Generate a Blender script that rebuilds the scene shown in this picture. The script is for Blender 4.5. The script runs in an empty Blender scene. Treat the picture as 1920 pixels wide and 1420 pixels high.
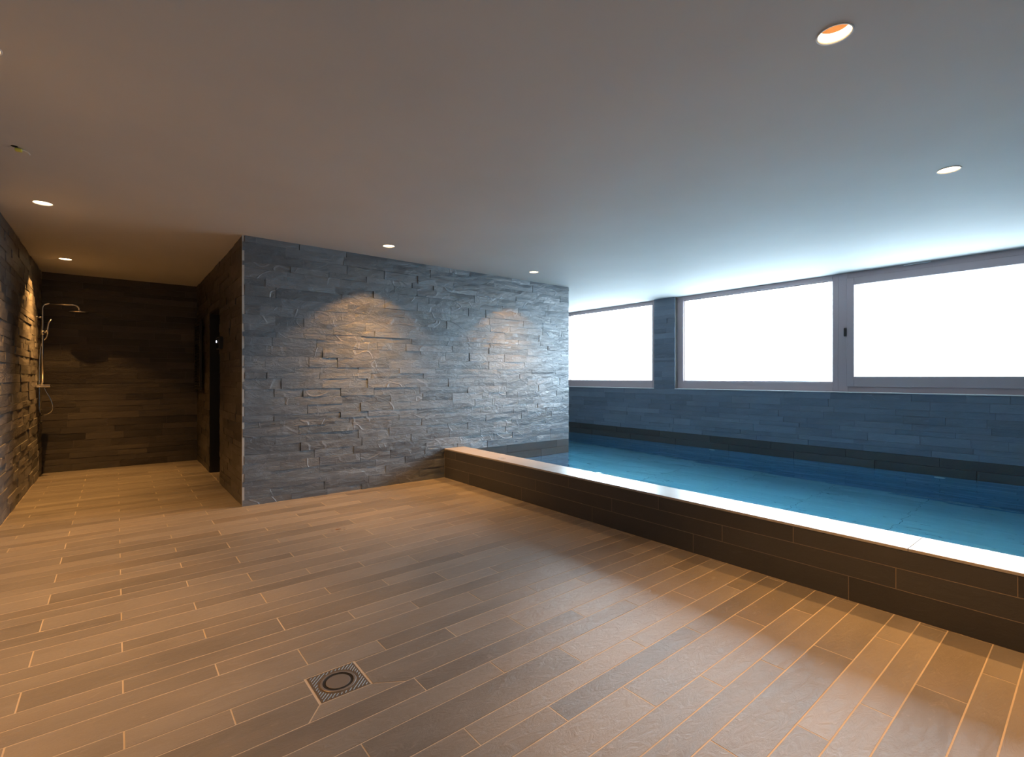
import bpy, bmesh, math, random
from mathutils import Vector, Matrix, noise

# ------------------------------------------------------------------ camera, sky, daylight, exposure
SC = bpy.context.scene
COL = SC.collection
F_PX, CAM_H, YAW = 926.0, 1.19, math.radians(38.705)      # focal length in px of the 1920x1420 frame
CEIL = 2.5

cam_data = bpy.data.cameras.new('camera')
cam_data.sensor_fit = 'HORIZONTAL'
cam_data.sensor_width = 36.0
cam_data.lens = 36.0 * F_PX / 1920.0
cam_data.shift_y = -2.0 / 1920.0
cam_data.clip_start = 0.05
cam = bpy.data.objects.new('camera', cam_data)
COL.objects.link(cam)
cam.location = (0, 0, CAM_H)
cam.rotation_euler = (math.pi / 2, 0, -YAW)
SC.camera = cam

world = bpy.data.worlds.new('overcast_sky')
SC.world = world
world.use_nodes = True
bg = world.node_tree.nodes['Background']
bg.inputs['Strength'].default_value = 24.5
_nt = world.node_tree                                       # overcast sky above, dimmer snowy ground below the horizon
_tc = _nt.nodes.new('ShaderNodeTexCoord')
_sp = _nt.nodes.new('ShaderNodeSeparateXYZ')
_rp = _nt.nodes.new('ShaderNodeValToRGB')
_mr = _nt.nodes.new('ShaderNodeMapRange')
_mr.inputs['From Min'].default_value = -1.0
_rp.color_ramp.elements[0].position = 0.48
_rp.color_ramp.elements[0].color = (0.68 * 0.43, 0.865 * 0.43, 1.0 * 0.43, 1)
_rp.color_ramp.elements[1].position = 0.53
_rp.color_ramp.elements[1].color = (0.68, 0.865, 1.0, 1)
_nt.links.new(_tc.outputs['Generated'], _sp.inputs[0])
_nt.links.new(_sp.outputs['Z'], _mr.inputs['Value'])
_nt.links.new(_mr.outputs[0], _rp.inputs['Fac'])
_nt.links.new(_rp.outputs['Color'], bg.inputs['Color'])

def sky_portal(y0, y1, z0, z1):
    """guides the sampling of the daylight that comes in through one window"""
    l = bpy.data.lights.new('daylight_portal', 'AREA')
    l.shape = 'RECTANGLE'
    l.size = z1 - z0
    l.size_y = y1 - y0
    l.cycles.is_portal = True
    o = bpy.data.objects.new('daylight_portal', l)
    COL.objects.link(o)
    o.location = (7.25, (y0 + y1) / 2, (z0 + z1) / 2)
    o.rotation_euler = (0, math.pi / 2, 0)
for yy in ((5.05, 7.2), (2.34, 4.52), (0.33, 2.15)):
    sky_portal(yy[0], yy[1], 1.1, 2.46)

SC.view_settings.view_transform = 'Standard'
SC.view_settings.look = 'None'
SC.view_settings.gamma = 1.0
SC.view_settings.use_curve_mapping = False
SC.view_settings.exposure = 0.0
LAMP_WATT = 48.0          # the wide spill of each downlight
CORE_WATT = 310.0         # its bright inner beam
LAMP_COL = (1.0, 0.46, 0.12)
SC.cycles.use_denoising = True
SC.cycles.sample_clamp_indirect = 60.0
SC.cycles.max_bounces = 7
SC.cycles.diffuse_bounces = 4
SC.cycles.use_adaptive_sampling = True
SC.cycles.adaptive_threshold = 0.04
SC.cycles.transmission_bounces = 8
SC.cycles.transparent_max_bounces = 7

# ------------------------------------------------------------------ projection helper (for picking the largest pieces)
FW = Vector((math.sin(YAW), math.cos(YAW)))
RT = Vector((math.cos(YAW), -math.sin(YAW)))
def proj(p):
    w = p[0] * FW.x + p[1] * FW.y
    if w < 0.05:
        return None
    a = (p[0] * RT.x + p[1] * RT.y) / w
    return 960 + F_PX * a, 708 - F_PX * (p[2] - CAM_H) / w, w
def seen_size(p, area):
    """rough size of a piece in the picture, 0 outside the frame"""
    q = proj(p)
    if q is None or not (-60 < q[0] < 1980 and -60 < q[1] < 1480):
        return 0.0
    return area / q[2] ** 2

# ------------------------------------------------------------------ materials
def new_mat(name):
    m = bpy.data.materials.new(name)
    m.use_nodes = True
    nt = m.node_tree
    b = nt.nodes['Principled BSDF']
    return m, nt, b
def N(nt, typ, **kw):
    n = nt.nodes.new(typ)
    for k, v in kw.items():
        setattr(n, k, v)
    return n
def plain(name, col, rough=0.5, metal=0.0, spec=0.5):
    m, nt, b = new_mat(name)
    b.inputs['Base Color'].default_value = (*col, 1)
    b.inputs['Roughness'].default_value = rough
    b.inputs['Metallic'].default_value = metal
    b.inputs['Specular IOR Level'].default_value = spec
    tc = N(nt, 'ShaderNodeTexCoord'); no = N(nt, 'ShaderNodeTexNoise')
    no.inputs['Scale'].default_value = 40.0
    mr = N(nt, 'ShaderNodeMapRange')
    mr.inputs['To Min'].default_value = rough * 0.9
    mr.inputs['To Max'].default_value = min(1, rough * 1.12)
    nt.links.new(tc.outputs['Object'], no.inputs['Vector'])
    nt.links.new(no.outputs['Fac'], mr.inputs['Value'])
    nt.links.new(mr.outputs['Result'], b.inputs['Roughness'])
    return m
def slate(name, dark, light, warm, rough, bump, stretch, cleft=14.0, warm_amt=0.35, smear=0.5, ridge=0.0):
    """split slate: tone differs from piece to piece, cleft ripples, rusty and pale patches"""
    m, nt, b = new_mat(name)
    L = nt.links.new
    tc = N(nt, 'ShaderNodeTexCoord'); oi = N(nt, 'ShaderNodeObjectInfo'); ge = N(nt, 'ShaderNodeNewGeometry')
    add = N(nt, 'ShaderNodeMath', operation='ADD'); L(oi.outputs['Random'], add.inputs[0]); L(ge.outputs['Random Per Island'], add.inputs[1])
    fr = N(nt, 'ShaderNodeMath', operation='FRACT'); L(add.outputs[0], fr.inputs[0])
    mul = N(nt, 'ShaderNodeMath', operation='MULTIPLY'); L(add.outputs[0], mul.inputs[0]); mul.inputs[1].default_value = 37.0
    cmb = N(nt, 'ShaderNodeCombineXYZ')
    for i in range(3):
        L(mul.outputs[0], cmb.inputs[i])
    va = N(nt, 'ShaderNodeVectorMath', operation='ADD'); L(tc.outputs['Object'], va.inputs[0]); L(cmb.outputs[0], va.inputs[1])
    vm = N(nt, 'ShaderNodeVectorMath', operation='MULTIPLY'); L(va.outputs[0], vm.inputs[0]); vm.inputs[1].default_value = stretch
    n1 = N(nt, 'ShaderNodeTexNoise'); n1.inputs['Scale'].default_value = 3.0; n1.inputs['Detail'].default_value = 5; n1.inputs['Roughness'].default_value = 0.6
    n2 = N(nt, 'ShaderNodeTexNoise'); n2.inputs['Scale'].default_value = cleft; n2.inputs['Detail'].default_value = 8; n2.inputs['Roughness'].default_value = 0.68; n2.inputs['Distortion'].default_value = 1.2
    n3 = N(nt, 'ShaderNodeTexNoise'); n3.inputs['Scale'].default_value = 1.3; n3.inputs['Detail'].default_value = 3
    for n in (n1, n2, n3):
        L(vm.outputs[0], n.inputs['Vector'])
    # tone: half piece-to-piece, half within the piece
    t1 = N(nt, 'ShaderNodeMath', operation='MULTIPLY'); L(fr.outputs[0], t1.inputs[0]); t1.inputs[1].default_value = 1 - smear
    t2 = N(nt, 'ShaderNodeMath', operation='MULTIPLY_ADD'); L(n1.outputs['Fac'], t2.inputs[0]); t2.inputs[1].default_value = smear; L(t1.outputs[0], t2.inputs[2])
    ramp = N(nt, 'ShaderNodeValToRGB')
    ramp.color_ramp.elements[0].position = 0.15; ramp.color_ramp.elements[0].color = (*dark, 1)
    ramp.color_ramp.elements[1].position = 0.85; ramp.color_ramp.elements[1].color = (*light, 1)
    L(t2.outputs[0], ramp.inputs['Fac'])
    wr = N(nt, 'ShaderNodeMapRange'); wr.inputs['From Min'].default_value = 0.52; wr.inputs['From Max'].default_value = 0.72; wr.inputs['To Max'].default_value = warm_amt
    L(n3.outputs['Fac'], wr.inputs['Value'])
    mx = N(nt, 'ShaderNodeMix', data_type='RGBA'); L(wr.outputs[0], mx.inputs['Factor']); L(ramp.outputs['Color'], mx.inputs['A']); mx.inputs['B'].default_value = (*warm, 1)
    # fine paler streaks on the ridges of the cleft
    pr = N(nt, 'ShaderNodeMapRange'); pr.inputs['From Min'].default_value = 0.60; pr.inputs['From Max'].default_value = 0.80; pr.inputs['To Max'].default_value = 0.35
    L(n2.outputs['Fac'], pr.inputs['Value'])
    mx2 = N(nt, 'ShaderNodeMix', data_type='RGBA'); L(pr.outputs[0], mx2.inputs['Factor']); L(mx.outputs['Result'], mx2.inputs['A'])
    mx2.inputs['B'].default_value = (*[min(1, c * 1.9) for c in light], 1)
    L(mx2.outputs['Result'], b.inputs['Base Color'])
    rr = N(nt, 'ShaderNodeMapRange'); rr.inputs['To Min'].default_value = rough - 0.1; rr.inputs['To Max'].default_value = rough + 0.12
    L(n1.outputs['Fac'], rr.inputs['Value']); L(rr.outputs[0], b.inputs['Roughness'])
    bp = N(nt, 'ShaderNodeBump'); bp.inputs['Strength'].default_value = bump; bp.inputs['Distance'].default_value = 0.012
    if ridge:
        # conchoidal chips: thin curved crests where the slate was split
        n4 = N(nt, 'ShaderNodeTexNoise'); n4.inputs['Scale'].default_value = 2.6; n4.inputs['Detail'].default_value = 1.5; n4.inputs['Distortion'].default_value = 0.8
        L(va.outputs[0], n4.inputs['Vector'])
        d1 = N(nt, 'ShaderNodeMath', operation='MULTIPLY_ADD'); L(n4.outputs['Fac'], d1.inputs[0]); d1.inputs[1].default_value = 2.0; d1.inputs[2].default_value = -1.0
        d2 = N(nt, 'ShaderNodeMath', operation='ABSOLUTE'); L(d1.outputs[0], d2.inputs[0])
        d3 = N(nt, 'ShaderNodeMapRange'); d3.inputs['From Min'].default_value = 0.0; d3.inputs['From Max'].default_value = 0.045; d3.inputs['To Min'].default_value = 1.0; d3.inputs['To Max'].default_value = 0.0
        L(d2.outputs[0], d3.inputs['Value'])
        msk = N(nt, 'ShaderNodeMath', operation='MULTIPLY'); L(d3.outputs[0], msk.inputs[0])
        sp = N(nt, 'ShaderNodeMapRange'); sp.inputs['From Min'].default_value = 0.47; sp.inputs['From Max'].default_value = 0.62; L(n3.outputs['Fac'], sp.inputs['Value']); L(sp.outputs[0], msk.inputs[1])
        ht = N(nt, 'ShaderNodeMath', operation='MULTIPLY_ADD'); L(msk.outputs[0], ht.inputs[0]); ht.inputs[1].default_value = ridge; L(n2.outputs['Fac'], ht.inputs[2])
        st = N(nt, 'ShaderNodeMath', operation='GREATER_THAN'); L(d1.outputs[0], st.inputs[0]); st.inputs[1].default_value = 0.0
        h2 = N(nt, 'ShaderNodeMath', operation='MULTIPLY_ADD'); L(st.outputs[0], h2.inputs[0]); h2.inputs[1].default_value = ridge * 0.35; L(ht.outputs[0], h2.inputs[2])
        L(h2.outputs[0], bp.inputs['Height'])
        cm = N(nt, 'ShaderNodeMath', operation='MULTIPLY'); L(msk.outputs[0], cm.inputs[0]); cm.inputs[1].default_value = 0.34
        mx3 = N(nt, 'ShaderNodeMix', data_type='RGBA'); L(cm.outputs[0], mx3.inputs['Factor']); L(mx2.outputs['Result'], mx3.inputs['A']); mx3.inputs['B'].default_value = (*[min(1, c * 2.0) for c in light], 1)  # highlights on the crests, put into the colour as a paler tone
        L(mx3.outputs['Result'], b.inputs['Base Color'])
    else:
        L(n2.outputs['Fac'], bp.inputs['Height'])
    L(bp.outputs['Normal'], b.inputs['Normal'])
    return m
def paint(name, col, rough, mottling=0.06, scale=1.2, bump=0.03):
    m, nt, b = new_mat(name)
    L = nt.links.new
    tc = N(nt, 'ShaderNodeTexCoord')
    n1 = N(nt, 'ShaderNodeTexNoise'); n1.inputs['Scale'].default_value = scale; n1.inputs['Detail'].default_value = 6
    n2 = N(nt, 'ShaderNodeTexNoise'); n2.inputs['Scale'].default_value = 90
    L(tc.outputs['Object'], n1.inputs['Vector']); L(tc.outputs['Object'], n2.inputs['Vector'])
    ramp = N(nt, 'ShaderNodeValToRGB')
    ramp.color_ramp.elements[0].position = 0.3; ramp.color_ramp.elements[0].color = (*[c * (1 - mottling) for c in col], 1)
    ramp.color_ramp.elements[1].position = 0.7; ramp.color_ramp.elements[1].color = (*[min(1, c * (1 + mottling)) for c in col], 1)
    L(n1.outputs['Fac'], ramp.inputs['Fac']); L(ramp.outputs['Color'], b.inputs['Base Color'])
    b.inputs['Roughness'].default_value = rough
    bp = N(nt, 'ShaderNodeBump'); bp.inputs['Strength'].default_value = bump; bp.inputs['Distance'].default_value = 0.003
    L(n2.outputs['Fac'], bp.inputs['Height']); L(bp.outputs['Normal'], b.inputs['Normal'])
    return m
def emit(name, col, strength):
    m, nt, b = new_mat(name)
    b.inputs['Base Color'].default_value = (*col, 1)
    b.inputs['Emission Color'].default_value = (*col, 1)
    b.inputs['Emission Strength'].default_value = strength
    return m

M = {}
M['wall_slate'] = slate('split_slate_wall', (0.070, 0.086, 0.108), (0.16, 0.187, 0.222), (0.175, 0.16, 0.145), 0.30, 0.75, (0.9, 0.9, 2.4), 9.0, 0.4, 0.5, 0.34)
M['wall_slate'].node_tree.nodes['Principled BSDF'].inputs['Specular IOR Level'].default_value = 0.95
M['left_slate'] = slate('left_wall_slate', (0.11, 0.115, 0.12), (0.28, 0.28, 0.28), (0.26, 0.22, 0.18), 0.42, 0.9, (0.9, 0.9, 2.4), 9.0, 0.4, 0.5, 0.3)
M['window_slate'] = slate('window_wall_slate', (0.085, 0.115, 0.165), (0.175, 0.225, 0.30), (0.17, 0.19, 0.22), 0.45, 0.35, (0.9, 0.9, 2.4), 9.0, 0.3, 0.6)
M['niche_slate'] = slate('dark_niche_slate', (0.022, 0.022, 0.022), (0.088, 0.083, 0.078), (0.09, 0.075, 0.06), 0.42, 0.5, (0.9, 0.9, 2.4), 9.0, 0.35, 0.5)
M['floor_slate'] = slate('floor_slate', (0.125, 0.117, 0.11), (0.255, 0.24, 0.225), (0.25, 0.21, 0.17), 0.40, 0.32, (0.8, 1.8, 1.0), 14.0, 0.4, 0.6)
M['smooth_slate'] = slate('smooth_slate', (0.034, 0.036, 0.039), (0.065, 0.066, 0.068), (0.07, 0.056, 0.045), 0.42, 0.15, (0.8, 0.8, 1.6), 12.0, 0.3, 0.6)
M['coping'] = slate('coping_slate', (0.32, 0.31, 0.30), (0.40, 0.39, 0.375), (0.38, 0.34, 0.30), 0.30, 0.06, (1.0, 1.0, 1.0), 10.0, 0.3, 0.6)
M['pool_slate'] = slate('pool_slate', (0.50, 0.55, 0.58), (0.64, 0.69, 0.72), (0.58, 0.60, 0.60), 0.55, 0.1, (0.8, 0.8, 1.2), 10.0, 0.3, 0.5)
M['pool_wall'] = slate('pool_wall_slate', (0.13, 0.21, 0.33), (0.22, 0.31, 0.44), (0.2, 0.27, 0.36), 0.55, 0.1, (0.8, 0.8, 1.2), 10.0, 0.3, 0.5)
M['kerb_grout'] = paint('kerb_grout', (0.20, 0.165, 0.13), 0.9, 0.12, 6.0, 0.2)
M['grout'] = paint('sand_grout', (0.46, 0.40, 0.33), 0.9, 0.12, 6.0, 0.2)
M['dark_grout'] = paint('grey_grout', (0.16, 0.15, 0.14), 0.9, 0.12, 6.0, 0.2)
M['pale_grout'] = paint('pale_grout', (0.46, 0.44, 0.41), 0.9, 0.12, 8.0, 0.2)
M['ceiling'] = paint('ceiling_plaster', (0.60, 0.595, 0.59), 0.75, 0.035, 1.1, 0.05)
M['plaster'] = paint('wall_plaster', (0.45, 0.44, 0.43), 0.8, 0.04, 1.1, 0.05)
M['frame'] = plain('brown_grey_aluminium', (0.42, 0.35, 0.375), 0.42, 0.1)
M['sill'] = plain('sill_metal', (0.62, 0.63, 0.65), 0.4, 0.3)
M['chrome'] = plain('chrome', (0.82, 0.82, 0.83), 0.12, 1.0)
M['steel'] = plain('brushed_steel', (0.42, 0.41, 0.40), 0.32, 1.0)
M['drain'] = plain('drain_bronze', (0.13, 0.112, 0.095), 0.5, 0.3)
M['grate'] = plain('grate_steel', (0.22, 0.20, 0.19), 0.45, 0.5)
M['black'] = plain('black_metal', (0.012, 0.012, 0.013), 0.45, 0.0)
M['black_glass'] = plain('black_glass', (0.006, 0.006, 0.007), 0.25, 0.0)
M['trim_white'] = plain('white_trim', (0.7, 0.68, 0.66), 0.5)
M['brass'] = plain('brown_reflector', (0.22, 0.10, 0.035), 0.5, 0.3)
M['white_plastic'] = plain('white_plastic', (0.75, 0.77, 0.78), 0.4)
M['yellow_plastic'] = plain('yellow_plastic', (0.75, 0.72, 0.12), 0.4)
M['shade_disc'] = plain('painted_shade', (0.01, 0.01, 0.01), 0.9)  # black that paints shade on the drain and cable discs
M['lamp'] = emit('lamp_glow', (1.0, 0.78, 0.48), 9.0)
M['led'] = emit('led_glow', (0.75, 0.8, 1.0), 6.0)

def glass_mat():
    m, nt, b = new_mat('window_glass')
    nt.nodes.remove(b)
    out = nt.nodes['Material Output']
    tr = N(nt, 'ShaderNodeBsdfTransparent'); tr.inputs['Color'].default_value = (0.97, 0.98, 0.98, 1)
    gl = N(nt, 'ShaderNodeBsdfGlossy'); gl.inputs['Roughness'].default_value = 0.02
    lw = N(nt, 'ShaderNodeLayerWeight'); lw.inputs['Blend'].default_value = 0.5       # same reflectance from both faces of the pane
    pw = N(nt, 'ShaderNodeMath', operation='POWER'); pw.inputs[1].default_value = 5.0
    fr = N(nt, 'ShaderNodeMath', operation='MULTIPLY_ADD'); fr.inputs[1].default_value = 0.9; fr.inputs[2].default_value = 0.03
    nt.links.new(lw.outputs['Facing'], pw.inputs[0]); nt.links.new(pw.outputs[0], fr.inputs[0])
    mx = N(nt, 'ShaderNodeMixShader')
    nt.links.new(fr.outputs[0], mx.inputs[0]); nt.links.new(tr.outputs[0], mx.inputs[1]); nt.links.new(gl.outputs[0], mx.inputs[2])
    nt.links.new(mx.outputs[0], out.inputs['Surface'])
    return m
M['glass'] = glass_mat()
def water_mat():
    m, nt, b = new_mat('pool_water')
    L = nt.links.new
    b.inputs['Base Color'].default_value = (1, 1, 1, 1)
    b.inputs['Roughness'].default_value = 0.0
    b.inputs['IOR'].default_value = 1.33
    b.inputs['Transmission Weight'].default_value = 1.0
    tc = N(nt, 'ShaderNodeTexCoord'); mp = N(nt, 'ShaderNodeMapping'); mp.inputs['Scale'].default_value = (2.4, 0.9, 1)
    no = N(nt, 'ShaderNodeTexNoise'); no.inputs['Scale'].default_value = 2.2; no.inputs['Detail'].default_value = 2
    bp = N(nt, 'ShaderNodeBump'); bp.inputs['Strength'].default_value = 0.22; bp.inputs['Distance'].default_value = 0.05
    L(tc.outputs['Object'], mp.inputs['Vector']); L(mp.outputs[0], no.inputs['Vector'])
    L(no.outputs['Fac'], bp.inputs['Height']); L(bp.outputs['Normal'], b.inputs['Normal'])
    ab = N(nt, 'ShaderNodeVolumeAbsorption'); ab.inputs['Color'].default_value = (0.0, 0.80, 1.0, 1); ab.inputs['Density'].default_value = 0.45
    L(ab.outputs[0], nt.nodes['Material Output'].inputs['Volume'])
    return m
M['water'] = water_mat()

# ------------------------------------------------------------------ object helpers
def tag(o, label=None, cat=None, group=None, kind=None):
    if label: o['label'] = label
    if cat: o['category'] = cat
    if group: o['group'] = group
    if kind: o['kind'] = kind
    return o
def empty(name, loc=(0, 0, 0)):
    o = bpy.data.objects.new(name, None)
    o.empty_display_size = 0.1
    o.location = loc
    COL.objects.link(o)
    return o
def obj_from(name, me, mat, parent=None, loc=(0, 0, 0), smooth=False):
    if mat is not None and not me.materials:
        me.materials.append(mat)
    if smooth:
        for p in me.polygons:
            p.use_smooth = True
    o = bpy.data.objects.new(name, me)
    COL.objects.link(o)
    o.location = loc
    if parent is not None:
        o.parent = parent
        o.location = Vector(loc) - parent.location
    return o
def pydata(name, vs, fs):
    me = bpy.data.meshes.new(name)
    me.from_pydata(vs, [], fs)
    me.update()
    return me
class MB:
    """collects simple shapes (world coordinates) into one mesh"""
    def __init__(self):
        self.v, self.f = [], []
    def raw(self, vs, fs):
        n = len(self.v)
        self.v += [tuple(v) for v in vs]
        self.f += [tuple(i + n for i in f) for f in fs]
        return self
    def box(self, x0, x1, y0, y1, z0, z1):
        return self.raw([(x0, y0, z0), (x1, y0, z0), (x1, y1, z0), (x0, y1, z0), (x0, y0, z1), (x1, y0, z1), (x1, y1, z1), (x0, y1, z1)],
                        [(0, 3, 2, 1), (4, 5, 6, 7), (0, 1, 5, 4), (1, 2, 6, 5), (2, 3, 7, 6), (3, 0, 4, 7)])
    def bbox(self, x0, x1, y0, y1, z0, z1, b=0.004):
        """box with chamfered edges"""
        bm = bmesh.new()
        bmesh.ops.create_cube(bm, size=1.0)
        for v in bm.verts:
            v.co = Vector(((x0 + x1) / 2 + v.co.x * (x1 - x0), (y0 + y1) / 2 + v.co.y * (y1 - y0), (z0 + z1) / 2 + v.co.z * (z1 - z0)))
        bmesh.ops.bevel(bm, geom=bm.edges[:], offset=b, segments=1, profile=0.5, affect='EDGES')
        bm.verts.index_update()
        self.raw([v.co[:] for v in bm.verts], [[v.index for v in f.verts] for f in bm.faces])
        bm.free()
        return self
    def lathe(self, c, axis, prof, seg=32, close=False):
        """prof: list of (radius, height along axis)"""
        a = Vector(axis).normalized()
        u = a.orthogonal().normalized(); w = a.cross(u)
        vs, fs = [], []
        for r, h in prof:
            for k in range(seg):
                t = 2 * math.pi * k / seg
                vs.append(Vector(c) + a * h + (u * math.cos(t) + w * math.sin(t)) * r)
        for i in range(len(prof) - 1):
            for k in range(seg):
                k2 = (k + 1) % seg
                fs.append((i * seg + k, i * seg + k2, (i + 1) * seg + k2, (i + 1) * seg + k))
        if close:
            fs.append(tuple(range(seg))[::-1])
            fs.append(tuple((len(prof) - 1) * seg + k for k in range(seg)))
        return self.raw(vs, fs)
    def tube(self, pts, r, seg=12, caps=True):
        pts = [Vector(p) for p in pts]
        vs, fs = [], []
        t0 = (pts[1] - pts[0]).normalized()
        u = t0.orthogonal().normalized()
        for i, p in enumerate(pts):
            t = (pts[min(i + 1, len(pts) - 1)] - pts[max(i - 1, 0)]).normalized()
            u = (u - t * u.dot(t)).normalized(); w = t.cross(u)
            for k in range(seg):
                a = 2 * math.pi * k / seg
                vs.append(p + (u * math.cos(a) + w * math.sin(a)) * r)
        for i in range(len(pts) - 1):
            for k in range(seg):
                k2 = (k + 1) % seg
                fs.append((i * seg + k, i * seg + k2, (i + 1) * seg + k2, (i + 1) * seg + k))
        if caps:
            fs.append(tuple(range(seg))[::-1]); fs.append(tuple((len(pts) - 1) * seg + k for k in range(seg)))
        return self.raw(vs, fs)
    def build(self, name, mat, parent=None, smooth=False):
        """origin at the bottom centre of the shape"""
        xs = [v[0] for v in self.v]; ys = [v[1] for v in self.v]; zs = [v[2] for v in self.v]
        c = Vector(((min(xs) + max(xs)) / 2, (min(ys) + max(ys)) / 2, min(zs)))
        me = pydata(name, [tuple(Vector(v) - c) for v in self.v], self.f)
        o = obj_from(name, me, mat, parent, c, smooth)
        return o
def arc(c, r, a0, a1, n, ex, ez):
    c, ex, ez = Vector(c), Vector(ex), Vector(ez)
    return [c + ex * r * math.cos(a0 + (a1 - a0) * i / n) + ez * r * math.sin(a0 + (a1 - a0) * i / n) for i in range(n + 1)]

# ------------------------------------------------------------------ split-face stone tiles
def tile_shape(L, H, D, rng, rough, nx=5, ny=2):
    """one tile in (u along, v up, w out), centred on u,v; front surface broken, sides straight"""
    vs, fs = [], []
    so = Vector((rng.uniform(0, 99), rng.uniform(0, 99), rng.uniform(0, 99)))
    tilt_u, tilt_v = rng.uniform(-1, 1) * rough * 0.6, rng.uniform(-1, 1) * rough * 0.6
    for j in range(ny + 1):
        for i in range(nx + 1):
            fu, fv = i / nx - 0.5, j / ny - 0.5
            edge = i in (0, nx) or j in (0, ny)
            jit = (0.28 / nx) * rng.uniform(-1, 1) if i not in (0, nx) else 0
            u = (fu + jit) * L; v = fv * H
            w = D + rough * noise.noise(so + Vector((u * 6, v * 14, 0))) * 1.6 + tilt_u * fu * 2 + tilt_v * fv * 2
            if edge:
                w -= rough * rng.uniform(0.05, 0.55)
            vs.append((u, v, max(w, 0.004)))
    nf = len(vs)
    for j in range(ny):
        for i in range(nx):
            a = j * (nx + 1) + i
            fs.append((a, a + 1, a + nx + 2, a + nx + 1))
    ring = [i for i in range(nx + 1)] + [j * (nx + 1) + nx for j in range(1, ny + 1)] + [ny * (nx + 1) + i for i in range(nx - 1, -1, -1)] + [j * (nx + 1) for j in range(ny - 1, 0, -1)]
    for k in ring:
        vs.append((vs[k][0], vs[k][1], 0.0))
    n = len(ring)
    for k in range(n):
        fs.append((ring[(k + 1) % n], ring[k], nf + k, nf + (k + 1) % n))
    return vs, fs
def clad(parent, origin, udir, ndir, rects, rng, mat, rough=0.004, depth=(0.010, 0.020), rows=None, lens=(0.22, 0.66), gap=0.0018,
         part='stone_tile', limit=300, ends=None, seen_only=True, open_joints=0.0):
    """cover wall rectangles (u0,u1,v0,v1) with rows of tiles; origin = point on the backing at u=0,v=0"""
    O, U, Nn, Z = Vector(origin), Vector(udir), Vector(ndir), Vector((0, 0, 1))
    flip = U.cross(Z).dot(Nn) < 0
    items = []
    for (u0, u1, v0, v1) in rects:
        v = v0; ri = 0
        while v < v1 - 1e-4:
            if rows == 'mixed':
                h = rng.choice([0.058, 0.072, 0.08, 0.088, 0.098])
            else:
                h = rows
            if v + h > v1 - 0.035:
                h = v1 - v
            s = u0 + (ends[ri % 2] if ends else 0.0)
            first = True
            while s < u1 - 1e-4:
                l = rng.uniform(*lens)
                if first:
                    l *= rng.uniform(0.4, 1.0); first = False
                if s + l > u1 - 0.13:
                    l = u1 - s
                D = rng.uniform(*depth)
                items.append((s, l, v, h, D))
                s += l
            v += h; ri += 1
    built = []
    for (s, l, v, h, D) in items:
        c = O + U * (s + l / 2) + Z * (v + h / 2)
        built.append((seen_size(c + Nn * 0.015, l * h), c, l, h, D))
    built.sort(key=lambda t: -t[0])
    rest = MB()
    for k, (sz, c, l, h, D) in enumerate(built):
        big = k < limit and (sz > 0 or not seen_only)
        og = rng.uniform(0.005, 0.009) if rng.random() < open_joints else 0.0        # a few joints gape
        vs, fs = tile_shape(l - gap - og, h - gap, D, rng, rough, 5 if l > 0.3 else 3, 2)
        vw = [U * a + Z * b + Nn * w for a, b, w in vs]
        if flip:
            fs = [f[::-1] for f in fs]
        if big:
            me = pydata(part, [tuple(p) for p in vw], fs)
            obj_from(part, me, mat, parent, c)
        else:
            rest.raw([p + c for p in vw], fs)
    if rest.v:
        o = rest.build(part + '_field', mat, parent)
        o['kind'] = 'stuff'

# ================================================================== the setting
XL, XS, XK0, XK1, XE, XR = -0.735, 0.922, 3.05, 3.325, 5.138, 7.095       # left wall, recess side, kerb front/back, partition end, window wall (backing faces)
YP, YB, YR = 5.105, 8.415, -2.2                                            # partition, shower back wall, rear wall (backing faces)
WATER, KERB, POOLZ, SILL = 0.10, 0.345, -1.2, 1.0
rng = random.Random(7)

# ---- floor: grout bed with slate planks let into it, laid in rows of 15, 10 and 10 cm
floor = tag(MB().box(-0.9, XK0 + 0.05, YR - 0.1, YB + 0.1, -0.15, -0.0007).build('floor', M['grout']),
            'brown-grey slate plank floor with sand-coloured joints', 'floor', kind='structure')
DX0, DX1, DY0, DY1 = 0.578, 0.778, 1.838, 2.030                            # the floor drain
GAP = 0.0052
def clip_poly(poly, nx, ny, d):
    """keep the side nx*x+ny*y <= d"""
    out = []
    for i in range(len(poly)):
        a, b = poly[i], poly[(i + 1) % len(poly)]
        sa, sb = nx * a[0] + ny * a[1] - d, nx * b[0] + ny * b[1] - d
        if sa <= 0: out.append(a)
        if sa * sb < 0:
            t = sa / (sa - sb)
            out.append((a[0] + (b[0] - a[0]) * t, a[1] + (b[1] - a[1]) * t))
    return out
def area_of(p):
    return abs(sum(p[i][0] * p[(i + 1) % len(p)][1] - p[(i + 1) % len(p)][0] * p[i][1] for i in range(len(p)))) / 2
def shrink(poly, g):
    """move every side of a convex counter-clockwise polygon inwards by g"""
    out = list(poly)
    for i in range(len(poly)):
        a, b = poly[i], poly[(i + 1) % len(poly)]
        ex, ey = b[0] - a[0], b[1] - a[1]
        l = math.hypot(ex, ey)
        if l < 1e-6: continue
        nx, ny = ey / l, -ex / l
        out = clip_poly(out, nx, ny, nx * a[0] + ny * a[1] - g)
        if len(out) < 3: return []
    return out
def side(p, q):
    ex, ey = q[0] - p[0], q[1] - p[1]
    l = math.hypot(ex, ey)
    return ey / l, -ex / l, (ey * p[0] - ex * p[1]) / l
MITRES = (side((DX0, DY0), (0.513, 1.757)), side((DX1, DY0), (0.905, 1.757)))     # cuts running out of the near corners of the drain
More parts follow.
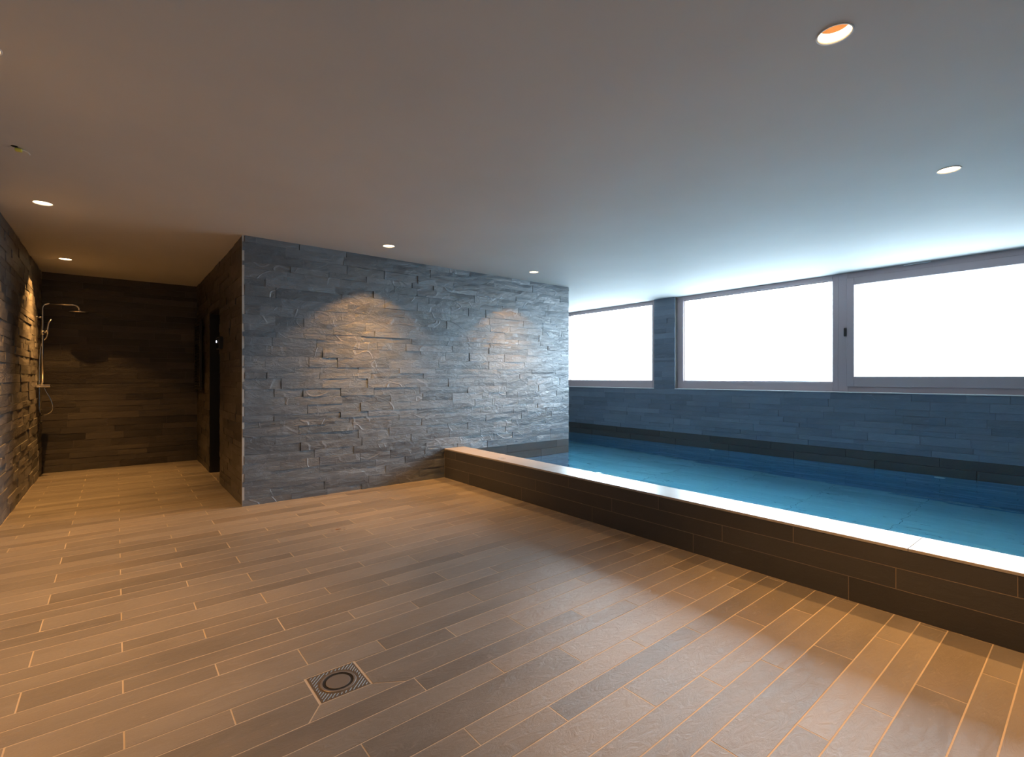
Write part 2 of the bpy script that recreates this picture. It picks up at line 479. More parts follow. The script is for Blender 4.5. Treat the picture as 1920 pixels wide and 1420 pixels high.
def plank_pieces(poly):
    """a plank as a list of pieces, each a list of abutting convex polygons; the drain is cut out of it"""
    g = GAP / 2
    p = shrink(poly, g)
    if len(p) < 3:
        return []
    x0, x1, y0, y1 = DX0 - g, DX1 + g, DY0 - g, DY1 + g
    xs = [q[0] for q in p]; ys = [q[1] for q in p]
    if max(xs) < x0 or min(xs) > x1 or max(ys) < y0 or min(ys) > y1:
        return [[p]]
    mid = clip_poly(clip_poly(p, 0, 1, y1), 0, -1, -y0)
    left, right = clip_poly(mid, 1, 0, x0), clip_poly(mid, -1, 0, -x1)
    top = clip_poly(p, 0, -1, -y1)
    low = clip_poly(p, 0, 1, y0)
    ok = lambda q: len(q) >= 3 and area_of(q) > 1e-4
    if ok(top):
        return [[q for q in (top, left, right) if ok(q)]]
    if ok(low):      # the near row: mitred into a left, a middle and a right piece
        n1, n2 = MITRES
        L = clip_poly(low, -n1[0], -n1[1], -n1[2] - g); Rr = clip_poly(low, n2[0], n2[1], n2[2] - g)
        C = clip_poly(clip_poly(low, n1[0], n1[1], n1[2] - g), -n2[0], -n2[1], -n2[2] - g)
        return [[q for q in grp if ok(q)] for grp in ((L, left), (C,), (Rr, right)) if any(ok(q) for q in grp)]
    return [[q] for q in (left, right) if ok(q)]
planks = []
PER = 0.3585
SLANT = 0.019
for n in range(-12, 24):
    yc = 1.480 + PER * n
    for (y0, y1, joint) in ((yc - 0.0765, yc + 0.0765, 0.62), (yc + 0.0765, yc + 0.1793, 0.32), (yc + 0.1793, yc + PER - 0.0765, 0.02)):
        k = math.floor((XL - joint) / 0.9)
        while joint + 0.9 * k < XK0:
            a, b = joint + 0.9 * k, joint + 0.9 * (k + 1)
            if n == 1 and joint == 0.62 and k in (-1, 0):        # no joint at the drain itself
                if k == 0:
                    k += 1
                    continue
                b += 0.9
            sl = lambda x: SLANT * (x - 0.5)
            quad = [(a, y0 + sl(a)), (b, y0 + sl(b)), (b, y1 + sl(b)), (a, y1 + sl(a))]
            for (xa, xb, ya, yb) in ((XL + 0.012, XK0, YR, YP - 0.02), (XL + 0.012, XS - 0.012, YP - 0.02, YB), (XS - 0.0121, 1.06, 6.43, 7.17)):
                q = clip_poly(clip_poly(clip_poly(clip_poly(quad, -1, 0, -xa), 1, 0, xb), 0, -1, -ya), 0, 1, yb)
                if len(q) >= 3 and area_of(q) > 4e-4:
                    planks += plank_pieces(q)
            k += 1
def plank_shape(polys, dz):
    cx = sum(p[0] for p in polys[0]) / len(polys[0]); cy = sum(p[1] for p in polys[0]) / len(polys[0])
    vs, fs = [], []
    for poly in polys:
        n, m = len(poly), len(vs)
        vs += [(x - cx, y - cy, dz) for x, y in poly] + [(x - cx, y - cy, -0.010) for x, y in poly]
        fs.append(tuple(range(m, m + n)))
        for k in range(n):
            k2 = (k + 1) % n
            fs.append((m + k, m + n + k, m + n + k2, m + k2))
    return vs, fs, (cx, cy)
shaped = []
for p in planks:
    s = plank_shape(p, rng.uniform(-0.0003, 0.0003))
    shaped.append((seen_size((s[2][0], s[2][1], 0), sum(area_of(q) for q in p) * CAM_H / max(0.5, math.hypot(*s[2]))), s))
shaped.sort(key=lambda t: -t[0])
rest = MB()
for k, (sz, (vs, fs, c)) in enumerate(shaped):
    if k < 300 and sz > 0:
        obj_from('floor_plank', pydata('floor_plank', vs, fs), M['floor_slate'], floor, (c[0], c[1], 0))
    else:
        rest.raw([(v[0] + c[0], v[1] + c[1], v[2]) for v in vs], fs)
if rest.v:
    rest.build('floor_plank_field', M['floor_slate'], floor)['kind'] = 'stuff'

# ---- ceiling with round openings for the downlights
LAMPS = [(2.137, 0.700), (4.100, 0.708), (2.120, 4.610), (4.050, 4.620), (-0.431, 5.100), (-0.440, 7.356), (-0.419, 2.834)]
LAMP_R = 0.056
def make_ceiling():
    x0, x1, y0, y1 = -0.9, 7.4, YR - 0.1, YB + 0.1
    h = 0.09
    xs = sorted({x0, x1} | {round(v, 4) for x, y in LAMPS for v in (x - h, x + h)})
    ys = sorted({y0, y1} | {round(v, 4) for x, y in LAMPS for v in (y - h, y + h)})
    mb = MB()
    for i in range(len(xs) - 1):
        for j in range(len(ys) - 1):
            cx, cy = (xs[i] + xs[i + 1]) / 2, (ys[j] + ys[j + 1]) / 2
            if any(abs(cx - x) < h and abs(cy - y) < h for x, y in LAMPS):
                continue
            mb.raw([(xs[i], ys[j], CEIL), (xs[i], ys[j + 1], CEIL), (xs[i + 1], ys[j + 1], CEIL), (xs[i + 1], ys[j], CEIL)], [(0, 1, 2, 3)])
    S = 32
    for x, y in LAMPS:
        # cells that the patch spans may have been split by other lamps' lines; the patch is drawn whole
        px = [v for v in xs if x - h - 1e-3 <= v <= x + h + 1e-3]; py = [v for v in ys if y - h - 1e-3 <= v <= y + h + 1e-3]
        vs = []
        for k in range(S):
            t = 2 * math.pi * k / S
            c, s = math.cos(t), math.sin(t)
            q = h / max(abs(c), abs(s))
            vs.append((x + c * q, y + s * q, CEIL)); vs.append((x + c * LAMP_R, y + s * LAMP_R, CEIL))
        for k in range(4):          # square corners
            pass
        fs = [(2 * k, 2 * k + 1, (2 * k + 3) % (2 * S), (2 * k + 2) % (2 * S)) for k in range(S)]
        mb.raw(vs, fs)
    mb.box(x0, x1, y0, y1, CEIL + 0.2, CEIL + 0.3)
    return mb.build('ceiling', M['ceiling'])
tag(make_ceiling(), 'smooth grey plaster ceiling with round downlight openings', 'ceiling', kind='structure')

# ---- left wall
wl = tag(MB().box(-0.95, XL, YR - 0.1, YB + 0.2, -0.1, CEIL + 0.2).build('wall_left', M['pale_grout']),
         'long split-slate wall along the left with the shower on it', 'wall', kind='structure')
clad(wl, (XL, 0, 0), (0, 1, 0), (1, 0, 0), [(YR, YB, 0.0, CEIL)], random.Random(11), M['left_slate'], 0.003, (0.010, 0.021), 'mixed', (0.2, 0.6), gap=0.0030, limit=300)
# ---- shower back wall
wb = tag(MB().box(-0.95, 1.3, YB, YB + 0.2, -0.1, CEIL + 0.2).build('wall_back', M['dark_grout']),
         'dark slate wall at the back of the shower niche', 'wall', kind='structure')
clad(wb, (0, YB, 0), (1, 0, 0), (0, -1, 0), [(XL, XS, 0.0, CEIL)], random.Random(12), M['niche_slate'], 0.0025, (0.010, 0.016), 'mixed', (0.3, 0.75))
# ---- side wall of the niche, with the doorway
DY_A, DY_B, DZ = 6.41, 7.19, 2.0
ws = MB().box(XS, XS + 0.16, YP + 0.002, DY_A, -0.1, CEIL + 0.2).box(XS, XS + 0.16, DY_B, YB, -0.1, CEIL + 0.2).box(XS, XS + 0.16, DY_A, DY_B, DZ, CEIL + 0.2)
wrec = tag(ws.build('wall_niche', M['dark_grout']), 'dark slate side wall of the shower niche with the black doorway', 'wall', kind='structure')
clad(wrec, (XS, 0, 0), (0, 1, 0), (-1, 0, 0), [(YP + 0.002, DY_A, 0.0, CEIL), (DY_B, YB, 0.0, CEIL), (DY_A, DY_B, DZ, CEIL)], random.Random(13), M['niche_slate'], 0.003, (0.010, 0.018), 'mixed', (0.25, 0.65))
# ---- partition wall between deck and niche, its right end standing in the pool
wp = tag(MB().box(XS, XE, YP, YP + 0.15, POOLZ - 0.1, CEIL + 0.2).build('wall_centre', M['dark_grout']),
         'grey split-slate wall standing between the niche and the pool', 'wall', kind='structure')
MB().box(XS - 0.020, XS - 0.001, YP - 0.0125, YP + 0.001, 0.0, CEIL).build('corner_grout', M['pale_grout'], wp)
clad(wp, (0, YP, 0), (1, 0, 0), (0, -1, 0), [(XS - 0.018, XK1, 0.0, 0.30), (XS - 0.018, XE, 0.30, CEIL)], random.Random(14), M['wall_slate'], 0.0036, (0.011, 0.018), 'mixed', (0.24, 0.66), gap=0.0007, ends=(0.0, 0.017), open_joints=0.14)
tag(MB().box(XE - 0.15, XE, YP + 0.15, YB + 0.2, POOLZ - 0.1, CEIL + 0.2).build('wall_pool_side', M['dark_grout']), 'end of the slate partition running along the pool', 'wall', kind='structure')
# ---- window wall
WIN = [(5.007, 7.25), (2.30, 4.609), (0.20, 2.30)]
wr = MB().box(XR, 7.4, YR - 0.1, YB + 0.2, POOLZ - 0.1, SILL).box(XR, 7.4, 4.609, 5.007, SILL, CEIL + 0.2).box(XR, 7.4, 7.25, YB + 0.2, SILL, CEIL + 0.2).box(XR, 7.4, YR - 0.1, 0.2, SILL, CEIL + 0.2)
wright = tag(wr.build('wall_right', M['dark_grout']), 'blue-grey slate wall below and between the wide windows', 'wall', kind='structure')
clad(wright, (XR, 0, 0), (0, 1, 0), (-1, 0, 0), [(YR, YB, 0.30, SILL), (4.609, 5.007, SILL, CEIL), (YR, 0.2, SILL, CEIL), (7.25, YB, SILL, CEIL)], random.Random(15), M['window_slate'], 0.0025, (0.010, 0.016), 'mixed', (0.28, 0.7))
# ---- far and near closing walls of the pool hall
tag(MB().box(XE - 0.2, 7.4, YB + 0.0, YB + 0.2, POOLZ - 0.1, CEIL + 0.2).build('wall_pool_end', M['dark_grout']), 'slate end wall of the pool behind the partition', 'wall', kind='structure')
tag(MB().box(-0.95, 7.4, YR - 0.2, YR, POOLZ - 0.1, CEIL + 0.2).build('wall_rear', M['plaster']), 'plain grey wall behind the camera', 'wall', kind='structure')

# ---- smooth slate courses at and under the water line
def courses(parent, origin, udir, ndir, u0, u1, vs, seed, mat, part, limit=300, length=0.9):
    r = random.Random(seed)
    O, U, Nn, Z = Vector(origin), Vector(udir), Vector(ndir), Vector((0, 0, 1))
    flip = U.cross(Z).dot(Nn) < 0
    built = []
    for i in range(len(vs) - 1):
        v0, v1 = vs[i], vs[i + 1]
        off = (i % 3) * length / 3 + 0.1
        k = math.floor((u0 - off) / length)
        while off + length * k < u1:
            a, b = max(u0, off + length * k), min(u1, off + length * (k + 1))
            if b - a > 0.01:
                c = O + U * ((a + b) / 2) + Z * ((v0 + v1) / 2)
                built.append((seen_size(c, (b - a) * (v1 - v0)), c, b - a, v1 - v0))
            k += 1
    built.sort(key=lambda t: -t[0])
    rest = MB()
    for k, (sz, c, l, h) in enumerate(built):
        g = 0.0035
        d = 0.012 + r.uniform(-0.0006, 0.0006)
        L2, H2, e = (l - g) / 2, (h - g) / 2, 0.001
        vv = [(-L2 + e, -H2 + e, d), (L2 - e, -H2 + e, d), (L2 - e, H2 - e, d), (-L2 + e, H2 - e, d), (-L2, -H2, d - e), (L2, -H2, d - e), (L2, H2, d - e), (-L2, H2, d - e), (-L2, -H2, 0), (L2, -H2, 0), (L2, H2, 0), (-L2, H2, 0)]
        fs = [(0, 1, 2, 3)] + [f for q in range(4) for f in ((q, 4 + q, 4 + (q + 1) % 4, (q + 1) % 4), (4 + q, 8 + q, 8 + (q + 1) % 4, 4 + (q + 1) % 4))]
        vw = [U * a + Z * b + Nn * w for a, b, w in vv]
        if flip: fs = [f[::-1] for f in fs]
        if k < limit and sz > 0 and c.z > WATER - 0.05:
            obj_from(part, pydata(part, [tuple(p) for p in vw], fs), mat, parent, c)
        else:
            rest.raw([p + c for p in vw], fs)
    if rest.v:
        rest.build(part + '_field', mat, parent)['kind'] = 'stuff'
under = [POOLZ + 0.1 * i for i in range(14)]          # -1.2 .. 0.1
courses(wright, (XR, 0, 0), (0, 1, 0), (-1, 0, 0), YR, YB, [WATER, 0.20, 0.30], 21, M['smooth_slate'], 'smooth_tile')
courses(wp, (0, YP, 0), (1, 0, 0), (0, -1, 0), XK1, XE, [WATER, 0.20, 0.30], 22, M['smooth_slate'], 'smooth_tile')

# ---- pool basin: floor, kerb with slate facing and coping
pf = tag(MB().box(XK1 - 0.1, 7.4, YR - 0.1, YB + 0.2, POOLZ - 0.2, POOLZ - 0.004).build('pool_floor', M['dark_grout']),
         'slate tiled floor of the pool seen through the water', 'pool floor', kind='structure')
mb = MB()
x = XK1
while x < XR - 0.01:
    x2 = min(x + 0.3, XR); y = YR
    while y < YB:
        y2 = min(y + 0.9, YB)
        mb.bbox(x + 0.002, x2 - 0.002, y + 0.002, y2 - 0.002, POOLZ - 0.02, POOLZ + rng.uniform(-0.0006, 0.0006), 0.001)
        y = y2
    x = x2
mb.build('pool_tile_field', M['pool_slate'], pf)['kind'] = 'stuff'
# underwater facings of the three basin sides in view
for par, org, ud, nd, a, b, sd in ((wright, (XR, 0, 0), (0, 1, 0), (-1, 0, 0), YR, YB, 31), (wp, (0, YP, 0), (1, 0, 0), (0, -1, 0), XK1, XE, 32)):
    courses(par, org, ud, nd, a, b, under, sd, M['pool_wall'], 'underwater_tile')
kerb = tag(MB().box(XK0 + 0.0008, XK1 - 0.008, YR, YP, POOLZ - 0.1, KERB - 0.014).build('pool_kerb', M['kerb_grout']),
           'low slate-faced kerb wall along the edge of the pool', 'kerb', kind='structure')
KC = [(0.0, 0.130, 0.024), (0.130, 0.236, 0.729), (0.236, 0.330, 0.300)]     # course bottom, top, joint offset
for (v0, v1, j) in KC:
    k = math.floor((YR - j) / 0.91)
    while j + 0.91 * k < YP - 0.016:
        a, b = max(YR, j + 0.91 * k), min(YP - 0.016, j + 0.91 * (k + 1))
        if b - a > 0.02:
            MB().bbox(XK0, XK0 + 0.014, a + 0.0018, b - 0.0018, v0 + 0.0018, v1 - 0.0018, 0.0004).build('kerb_tile', M['smooth_slate'], kerb)
        k += 1
k = math.floor((YR - 0.68) / 0.91)
while 0.68 + 0.91 * k < YP - 0.016:
    a, b = max(YR, 0.68 + 0.91 * k), min(YP - 0.016, 0.68 + 0.91 * (k + 1))
    if b - a > 0.02:
        MB().bbox(XK0 - 0.002, XK1, a + 0.0008, b - 0.0008, KERB - 0.0145, KERB, 0.0012).build('coping_tile', M['coping'], kerb)
    k += 1
# inner facing of the kerb
MB().box(XK1 - 0.009, XK1 - 0.001, YR, YP - 0.016, POOLZ, KERB - 0.015).build('inner_facing', M['pool_slate'], kerb)

# ---- water
def make_water():
    e = 0.006
    pts = [(XK1 - e, YR - e), (XR - 0.006, YR - e), (XR - 0.006, YB + e), (XE - e, YB + e), (XE - e, YP - 0.006), (XK1 - e, YP - 0.006)]
    n = len(pts)
    vs = [(x, y, POOLZ - 0.002) for x, y in pts] + [(x, y, WATER) for x, y in pts]
    fs = [tuple(range(n))[::-1], tuple(range(n, 2 * n))] + [(i, (i + 1) % n, n + (i + 1) % n, n + i) for i in range(n)]
    mb = MB(); mb.raw(vs, fs)
    return mb.build('pool_water', M['water'])
tag(make_water(), 'clear still teal water filling the pool', 'water', kind='stuff')

# ---- windows
XF = 7.150
def window(name, y0, y1, label, gz0, gz1, gy0, gy1, sash):
    t = tag(empty(name, (XF, (y0 + y1) / 2, SILL)), label, 'window', kind='structure')
    fr = M['frame']
    # outer frame: stiles full height, rails between them
    a0, a1 = (gy0, gy1) if not sash else (y0 + 0.055, y1 - 0.105)
    MB().bbox(XF, XF + 0.09, a0, a1, SILL + 0.012, (gz0 if not sash else SILL + 0.085), 0.003).build('bottom_rail', fr, t)
    MB().bbox(XF, XF + 0.09, a0, a1, (gz1 if not sash else 2.42), CEIL + 0.03, 0.003).build('top_rail', fr, t)
    MB().bbox(XF, XF + 0.09, y0, a0, SILL + 0.012, CEIL + 0.03, 0.003).build('stile', fr, t)
    MB().bbox(XF, XF + 0.09, a1, y1, SILL + 0.012, CEIL + 0.03, 0.003).build('stile', fr, t)
    if sash:
        s = MB()
        s.bbox(XF - 0.016, XF + 0.06, gy0, gy1, SILL + 0.075, gz0, 0.004)
        s.bbox(XF - 0.016, XF + 0.06, gy0, gy1, gz1, 2.432, 0.004)
        s.bbox(XF - 0.016, XF + 0.06, a0 - 0.012, gy0, SILL + 0.075, 2.432, 0.004)
        s.bbox(XF - 0.016, XF + 0.06, gy1, a1 + 0.012, SILL + 0.075, 2.432, 0.004)
        so = s.build('sash', fr, t)
        h = MB()
        h.bbox(XF - 0.024, XF - 0.015, 1.19, 1.26, 1.145, 1.185, 0.003)
        h.tube([(XF - 0.02, 1.222, 1.167), (XF - 0.055, 1.222, 1.167)], 0.008)
        h.bbox(XF - 0.066, XF - 0.048, 1.15, 1.325, 1.158, 1.178, 0.005)
        h.build('handle', M['chrome'], so)
        MB().bbox(XF - 0.03, XF + 0.005, 2.205, 2.235, 1.705, 1.81, 0.004).build('hinge_block', M['black'], t)
        MB().bbox(XF - 0.030, XF + 0.002, 1.385, 1.63, CEIL - 0.016, CEIL - 0.001, 0.002).build('trickle_vent', M['sill'], t)
    else:
        b = MB()        # narrow glazing bead round the pane
        b.bbox(XF + 0.02, XF + 0.05, gy0 - 0.004, gy1 + 0.004, gz0 - 0.004, gz0 + 0.012, 0.002)
        b.bbox(XF + 0.02, XF + 0.05, gy0 - 0.004, gy1 + 0.004, gz1 - 0.012, gz1 + 0.004, 0.002)
        b.bbox(XF + 0.02, XF + 0.05, gy0 - 0.004, gy0 + 0.010, gz0, gz1, 0.002)
        b.bbox(XF + 0.02, XF + 0.05, gy1 - 0.010, gy1 + 0.004, gz0, gz1, 0.002)
        b.build('glazing_bead', fr, t)
    MB().box(XF + 0.036, XF + 0.042, gy0 - 0.008, gy1 + 0.008, gz0 - 0.008, gz1 + 0.008).build('pane', M['glass'], t)
    MB().bbox(7.074, XF + 0.02, y0, y1, SILL - 0.0005, SILL + 0.012, 0.002).build('window_sill', M['sill'], t)
window('window_1', 5.007, 7.25, 'fixed wide window at the far end, partly behind the slate partition', 1.130, 2.445, 5.095, 7.16, False)
window('window_2', 2.30, 4.609, 'fixed middle window in a brown-grey frame beside the slate pier', 1.130, 2.435, 2.366, 4.500, False)
window('window_3', 0.20, 2.30, 'opening window nearest the camera with a metal lever handle', 1.200, 2.340, 0.36, 2.126, True)

# ---- dark doorway in the niche wall
d = tag(empty('door_1', (XS + 0.1, (DY_A + DY_B) / 2, 0)), 'black door set back in the dark slate niche wall', 'door', kind='structure')
MB().bbox(XS - 0.012, XS + 0.17, DY_B - 0.02, DY_B + 0.001, 0.0, DZ, 0.002).build('jamb', M['black'], d)
MB().bbox(XS - 0.006, XS + 0.17, DY_A - 0.001, DY_A + 0.02, 0.0, DZ, 0.002).build('jamb', M['black'], d)
MB().bbox(XS - 0.006, XS + 0.17, DY_A + 0.02, DY_B - 0.02, DZ - 0.02, DZ, 0.002).build('head', M['black'], d)
leaf = MB().bbox(XS + 0.135, XS + 0.165, DY_A + 0.021, DY_B - 0.021, 0.006, DZ - 0.021, 0.003).build('leaf', M['black_glass'], d)
MB().tube([(XS + 0.10, DY_A + 0.08, 0.95), (XS + 0.10, DY_A + 0.08, 1.25)], 0.010).tube([(XS + 0.10, DY_A + 0.08, 0.98), (XS + 0.138, DY_A + 0.08, 0.98)], 0.007).tube([(XS + 0.10, DY_A + 0.08, 1.22), (XS + 0.138, DY_A + 0.08, 1.22)], 0.007).build('handle', M['black'], leaf, True)

# ================================================================== things
# ---- recessed downlights
def downlight(x, y, label):
    t = tag(empty('downlight', (x, y, CEIL)), label, 'downlight', 'recessed ceiling downlights')
    R = LAMP_R
    MB().lathe((x, y, CEIL), (0, 0, 1), [(R + 0.006, -0.0003), (R + 0.005, -0.003), (R, -0.003), (R - 0.0015, 0.004)], 40).build('trim_ring', M['trim_white'], t, True)
    MB().lathe((x, y, CEIL), (0, 0, 1), [(R - 0.001, 0.003), (R - 0.003, 0.036)], 40).build('glowing_reflector', M['lamp'], t, True)
    MB().lathe((x, y, CEIL), (0, 0, 1), [(R - 0.003, 0.036), (R - 0.008, 0.085), (0.02, 0.09), (0.02, 0.095), (0.0005, 0.095)], 40).build('housing', M['brass'], t, True)
    MB().lathe((x, y, CEIL), (0, 0, 1), [(0.0005, 0.080), (0.024, 0.080), (0.026, 0.084), (0.024, 0.089), (0.0005, 0.089)], 24).build('bulb', M['lamp'], t, True)
    for nm, watt, deg, blend in (('lamp_spill', LAMP_WATT, 98, 0.22), ('lamp_beam', CORE_WATT, 80, 1.0)):
        l = bpy.data.lights.new(nm, 'SPOT')
        l.energy = watt
        l.color = LAMP_COL
        l.spot_size = math.radians(deg)
        l.spot_blend = blend
        l.shadow_soft_size = 0.014
        o = bpy.data.objects.new(nm, l)
        COL.objects.link(o)
        o.parent = t
        o.location = (0, 0, 0.022)
names = ['large lit downlight nearest the camera at top right', 'lit downlight over the pool in front of the near window', 'lit downlight above the left half of the slate partition',
         'lit downlight above the right half of the slate partition', 'lit downlight by the left wall outside the shower niche', 'lit downlight inside the shower niche', 'lit downlight cut by the left edge of the picture']
for (x, y), nm in zip(LAMPS, names):
    downlight(x, y, nm)

# ---- cable stub in the ceiling
t = tag(empty('cable_stub', (-0.435, 3.955, CEIL)), 'small cable stub with yellow terminal hanging from the ceiling', 'cable')
MB().lathe((-0.450, 3.945, CEIL), (0, 0, -1), [(0.0005, 0.0012), (0.014, 0.0012), (0.016, 0.0)], 20).build('shade_disc', M['shade_disc'], t, True)  # flat black disc painting the dark shadow beside the terminal
MB().bbox(-0.450, -0.420, 3.948, 3.972, CEIL - 0.020, CEIL - 0.004, 0.003).build('terminal', M['yellow_plastic'], t)
MB().tube([(-0.425, 3.96, CEIL - 0.010), (-0.412, 3.962, CEIL - 0.006), (-0.395, 3.964, CEIL - 0.016), (-0.388, 3.962, CEIL - 0.026)], 0.0035, 8).build('wire', M['white_plastic'], t, True)

# ---- floor drain: ribbed tile with a round slotted grate
cx, cy = (DX0 + DX1) / 2, (DY0 + DY1) / 2
t = tag(empty('floor_drain', (cx, cy, 0)), 'square floor drain with a round slotted steel grate', 'drain')
hs = 0.093
GR = 0.062
mb = MB()
S = 48
vs, fs = [], []
for k in range(S):
    a = 2 * math.pi * k / S
    c, s = math.cos(a), math.sin(a)
    q = hs / max(abs(c), abs(s))
    vs += [(cx + c * q, cy + s * q, -0.008), (cx + c * q, cy + s * q, -0.0001), (cx + c * (GR + 0.006), cy + s * (GR + 0.006), -0.0004), (cx + c * (GR + 0.006), cy + s * (GR + 0.006), -0.008)]
for k in range(S):
    k2 = (k + 1) % S
    for q in range(3):
        fs.append((4 * k + q, 4 * k2 + q, 4 * k2 + q + 1, 4 * k + q + 1))
mb.raw(vs, fs)
mb.build('drain_plate', M['drain'], t)
# slanting anti-slip ribs outside the grate ring
def in_plate(px, py):
    return abs(px - cx) < hs - 0.006 and abs(py - cy) < hs - 0.006 and math.hypot(px - cx, py - cy) > GR + 0.014
dirv = Vector((1, 1)).normalized(); nrm = Vector((-1, 1)).normalized()
for i in range(-11, 12):
    run = []
    for j in range(-60, 61):
        p = Vector((cx, cy)) + nrm * i * 0.0115 + dirv * j * 0.0025
        ok = in_plate(p.x, p.y)
        if ok: run.append(p)
        if (not ok or j == 60) and run:
            if len(run) > 3:
                a, b = run[0], run[-1]
                w = nrm * 0.0022
                z = -0.0006
                MB().raw([(a.x - w.x, a.y - w.y, z), (b.x - w.x, b.y - w.y, z), (b.x + w.x, b.y + w.y, z), (a.x + w.x, a.y + w.y, z), (a.x, a.y, z + 0.0022), (b.x, b.y, z + 0.0022)],
                         [(0, 1, 5, 4), (2, 3, 4, 5), (0, 4, 3), (1, 2, 5)]).build('rib', M['drain'], t)
            run = []
# grate: outer ring, inner disc, six webs between the slots
g = MB().lathe((cx, cy, 0), (0, 0, 1), [(GR + 0.0055, -0.008), (GR + 0.0055, 0.0006), (GR + 0.004, 0.0016), (GR - 0.004, 0.0016), (GR - 0.004, -0.008)], 48)
g.lathe((cx, cy, 0), (0, 0, 1), [(GR - 0.016, -0.008), (GR - 0.016, 0.0008), (GR - 0.018, 0.0014), (0.0005, 0.0014)], 48)
go = g.build('grate', M['grate'], t)
for k in range(6):
    a = math.radians(60 * k + 14)
    c, s = math.cos(a), math.sin(a)
    r0, r1, w = GR - 0.017, GR - 0.003, 0.010
    q = [(cx + c * r0 - s * w, cy + s * r0 + c * w), (cx + c * r1 - s * w, cy + s * r1 + c * w), (cx + c * r1 + s * w, cy + s * r1 - c * w), (cx + c * r0 + s * w, cy + s * r0 - c * w)]
    MB().raw([(x, y, z) for z in (-0.006, 0.0008) for x, y in q], [(7, 6, 5, 4), (0, 1, 2, 3), (0, 4, 5, 1), (1, 5, 6, 2), (2, 6, 7, 3), (3, 7, 4, 0)]).build('web', M['grate'], go)
MB().lathe((cx, cy, -0.0005), (0, 0, 1), [(0.0005, 0), (GR - 0.004, 0)], 32).build('sump_shade', M['shade_disc'], t)  # flat black disc painting the dark below the grate slots
MB().bbox(cx - 0.020, cx + 0.020, cy - 0.008, cy + 0.008, 0.0010, 0.0022, 0.0005).build('name_plate', M['brass'], go)

# ---- shower column on the left wall
SX, SY = -0.672, 7.95
t = tag(empty('shower_column', (SX, SY, 0.74)), 'chrome rain shower column with hand shower on the left wall', 'shower')
R = 0.0105
riser = [(SX, SY, 1.11), (SX, SY, 1.5), (SX, SY, 1.98)] + arc((SX + 0.06, SY, 2.0), 0.06, math.pi, math.pi / 2, 8, (1, 0, 0), (0, 0, 1))
MB().tube(riser, R, 14).build('riser_pipe', M['chrome'], t, True)
armp = [(SX + 0.06, SY, 2.06), (-0.42, SY, 2.062)] + arc((-0.40, SY, 2.012), 0.05, math.pi / 2, 0.12, 8, (1, 0, 0), (0, 0, 1)) + [(-0.345, SY, 1.995)]
ar = MB().tube(armp, R * 0.95, 14).build('shower_arm', M['chrome'], t, True)
MB().tube([(-0.57, SY, 2.0612), (-0.485, SY, 2.0616)], R * 1.45, 14).build('sleeve', M['chrome'], ar, True)
MB().lathe((-0.345, SY, 1.972), (0, 0, 1), [(0.0005, 0), (0.10, 0), (0.105, 0.004), (0.103, 0.010), (0.03, 0.016), (0.016, 0.024), (0.014, 0.034), (0.0005, 0.034)], 36).build('rain_head', M['chrome'], t, True)
MB().tube([(-0.726, SY, 1.893), (SX, SY, 1.893)], 0.009, 12).lathe((-0.724, SY, 1.893), (1, 0, 0), [(0.0005, 0), (0.022, 0), (0.022, 0.006), (0.012, 0.014)], 20).build('wall_bracket', M['chrome'], t, True)
MB().lathe((SX, SY, 1.69), (0, 0, 1), [(R, 0), (0.020, 0.004), (0.020, 0.046), (R, 0.05)], 20).tube([(SX, SY, 1.715), (SX + 0.045, SY - 0.01, 1.735)], 0.011, 12).build('slider', M['chrome'], t, True)
hsn = [(SX + 0.042, SY - 0.01, 1.70), (SX + 0.044, SY - 0.012, 1.76), (SX + 0.052, SY - 0.016, 1.82), (SX + 0.075, SY - 0.03, 1.875)]
hd = MB().tube(hsn, 0.010, 12).build('hand_shower', M['chrome'], t, True)
MB().lathe((SX + 0.075, SY - 0.03, 1.885), (0.75, -0.35, -0.45), [(0.0005, -0.014), (0.03, -0.012), (0.045, -0.002), (0.046, 0.008), (0.040, 0.011), (0.0005, 0.011)], 24).build('spray_head', M['chrome'], hd, True)
mx = MB().bbox(-0.722, -0.592, SY - 0.14, SY + 0.14, 1.078, 1.108, 0.008).build('thermostat_shelf', M['chrome'], t)
for dy in (-0.165, 0.165):
    MB().lathe((-0.66, SY + dy - 0.022 * (1 if dy > 0 else -1) * 0, 1.093), (0, 1 if dy > 0 else -1, 0), [(0.0005, -0.026), (0.020, -0.026), (0.021, 0.018), (0.018, 0.022), (0.0005, 0.022)], 20).build('knob', M['chrome'], mx, True)
MB().lathe((SX, SY, 1.108), (0, 0, 1), [(0.018, 0), (0.016, 0.02), (R, 0.028)], 18).build('collar', M['chrome'], t, True)
hose = []
ctrl = [(SX + 0.012, SY - 0.04, 1.085), (SX + 0.035, SY - 0.04, 1.02), (SX + 0.075, SY - 0.035, 0.92), (SX + 0.088, SY - 0.03, 0.83), (SX + 0.06, SY - 0.02, 0.775), (SX + 0.0, SY + 0.0, 0.752), (SX - 0.030, SY + 0.03, 0.80), (SX - 0.032, SY + 0.04, 1.02), (SX - 0.03, SY + 0.03, 1.35), (SX - 0.012, SY + 0.022, 1.58), (SX + 0.030, SY - 0.004, 1.655), (SX + 0.042, SY - 0.01, 1.70)]
P4 = [Vector(c) for c in ctrl]
P4 = [P4[0]] + P4 + [P4[-1]]
for i in range(1, len(P4) - 2):
    for q in range(8):
        s = q / 8
        p0, p1, p2, p3 = P4[i - 1:i + 3]
        hose.append(0.5 * ((2 * p1) + (p2 - p0) * s + (2 * p0 - 5 * p1 + 4 * p2 - p3) * s * s + (3 * p1 - p0 - 3 * p2 + p3) * s ** 3))
hose.append(P4[-1])
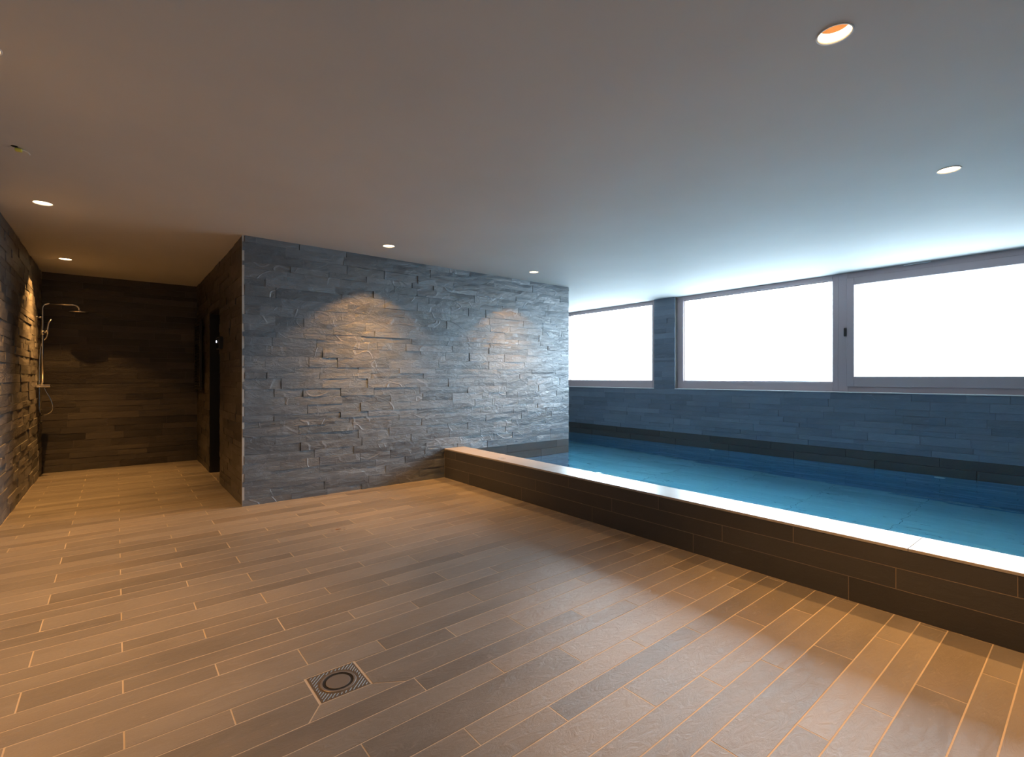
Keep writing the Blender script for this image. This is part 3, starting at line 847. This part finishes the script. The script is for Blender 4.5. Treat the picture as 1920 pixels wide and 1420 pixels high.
MB().tube(hose, 0.0065, 10).build('hose', M['chrome'], t, True)

# ---- black slatted towel radiator on the niche side wall
XN = XS - 0.018
t = tag(empty('towel_radiator', (XN - 0.04, 7.86, 1.02)), 'black wall radiator of close horizontal bars beyond the doorway', 'radiator')
for y in (7.60, 8.13):
    MB().bbox(XN - 0.055, XN - 0.025, y - 0.015, y + 0.015, 1.02, 1.945, 0.004).build('post', M['black'], t)
for i in range(26):
    z = 1.04 + i * 0.0355
    MB().bbox(XN - 0.050, XN - 0.032, 7.615, 8.115, z - 0.011, z + 0.011, 0.003).build('bar', M['black'], t)
for y in (7.60, 8.13):
    for z in (1.12, 1.85):
        MB().tube([(XN - 0.03, y, z), (XN - 0.006, y, z)], 0.009, 10).build('bracket', M['black'], t, True)

# ---- control box beside the doorway
t = tag(empty('control_panel', (XN - 0.02, 6.27, 1.50)), 'small black control box with a glowing white dot by the doorway', 'control panel')
MB().bbox(XN - 0.034, XN + 0.013, 6.16, 6.375, 1.500, 1.635, 0.006).build('body', M['black'], t)
MB().bbox(XN - 0.036, XN - 0.033, 6.18, 6.355, 1.515, 1.620, 0.001).build('screen', M['black_glass'], t)
MB().lathe((XN - 0.036, 6.335, 1.588), (-1, 0, 0), [(0.014, -0.001), (0.013, 0.002), (0.0005, 0.003)], 16).build('led', M['led'], t, True)

# ---- pool inlets just under the water line of the window wall
for y, nm in ((3.965, 'round white pool inlet under the middle window'), (1.30, 'round white pool inlet under the near window')):
    t = tag(empty('pool_inlet', (XR - 0.012, y, 0.0)), nm, 'pool inlet', 'inlets in the window-side pool wall')
    MB().lathe((XR - 0.011, y, 0.02), (-1, 0, 0), [(0.05, 0), (0.05, 0.006), (0.044, 0.011), (0.024, 0.012)], 28).build('flange', M['white_plastic'], t, True)
    MB().lathe((XR - 0.011, y, 0.02), (-1, 0, 0), [(0.024, 0.012), (0.020, 0.016), (0.009, 0.017), (0.008, 0.008), (0.0005, 0.008)], 24).build('nozzle', M['white_plastic'], t, True)
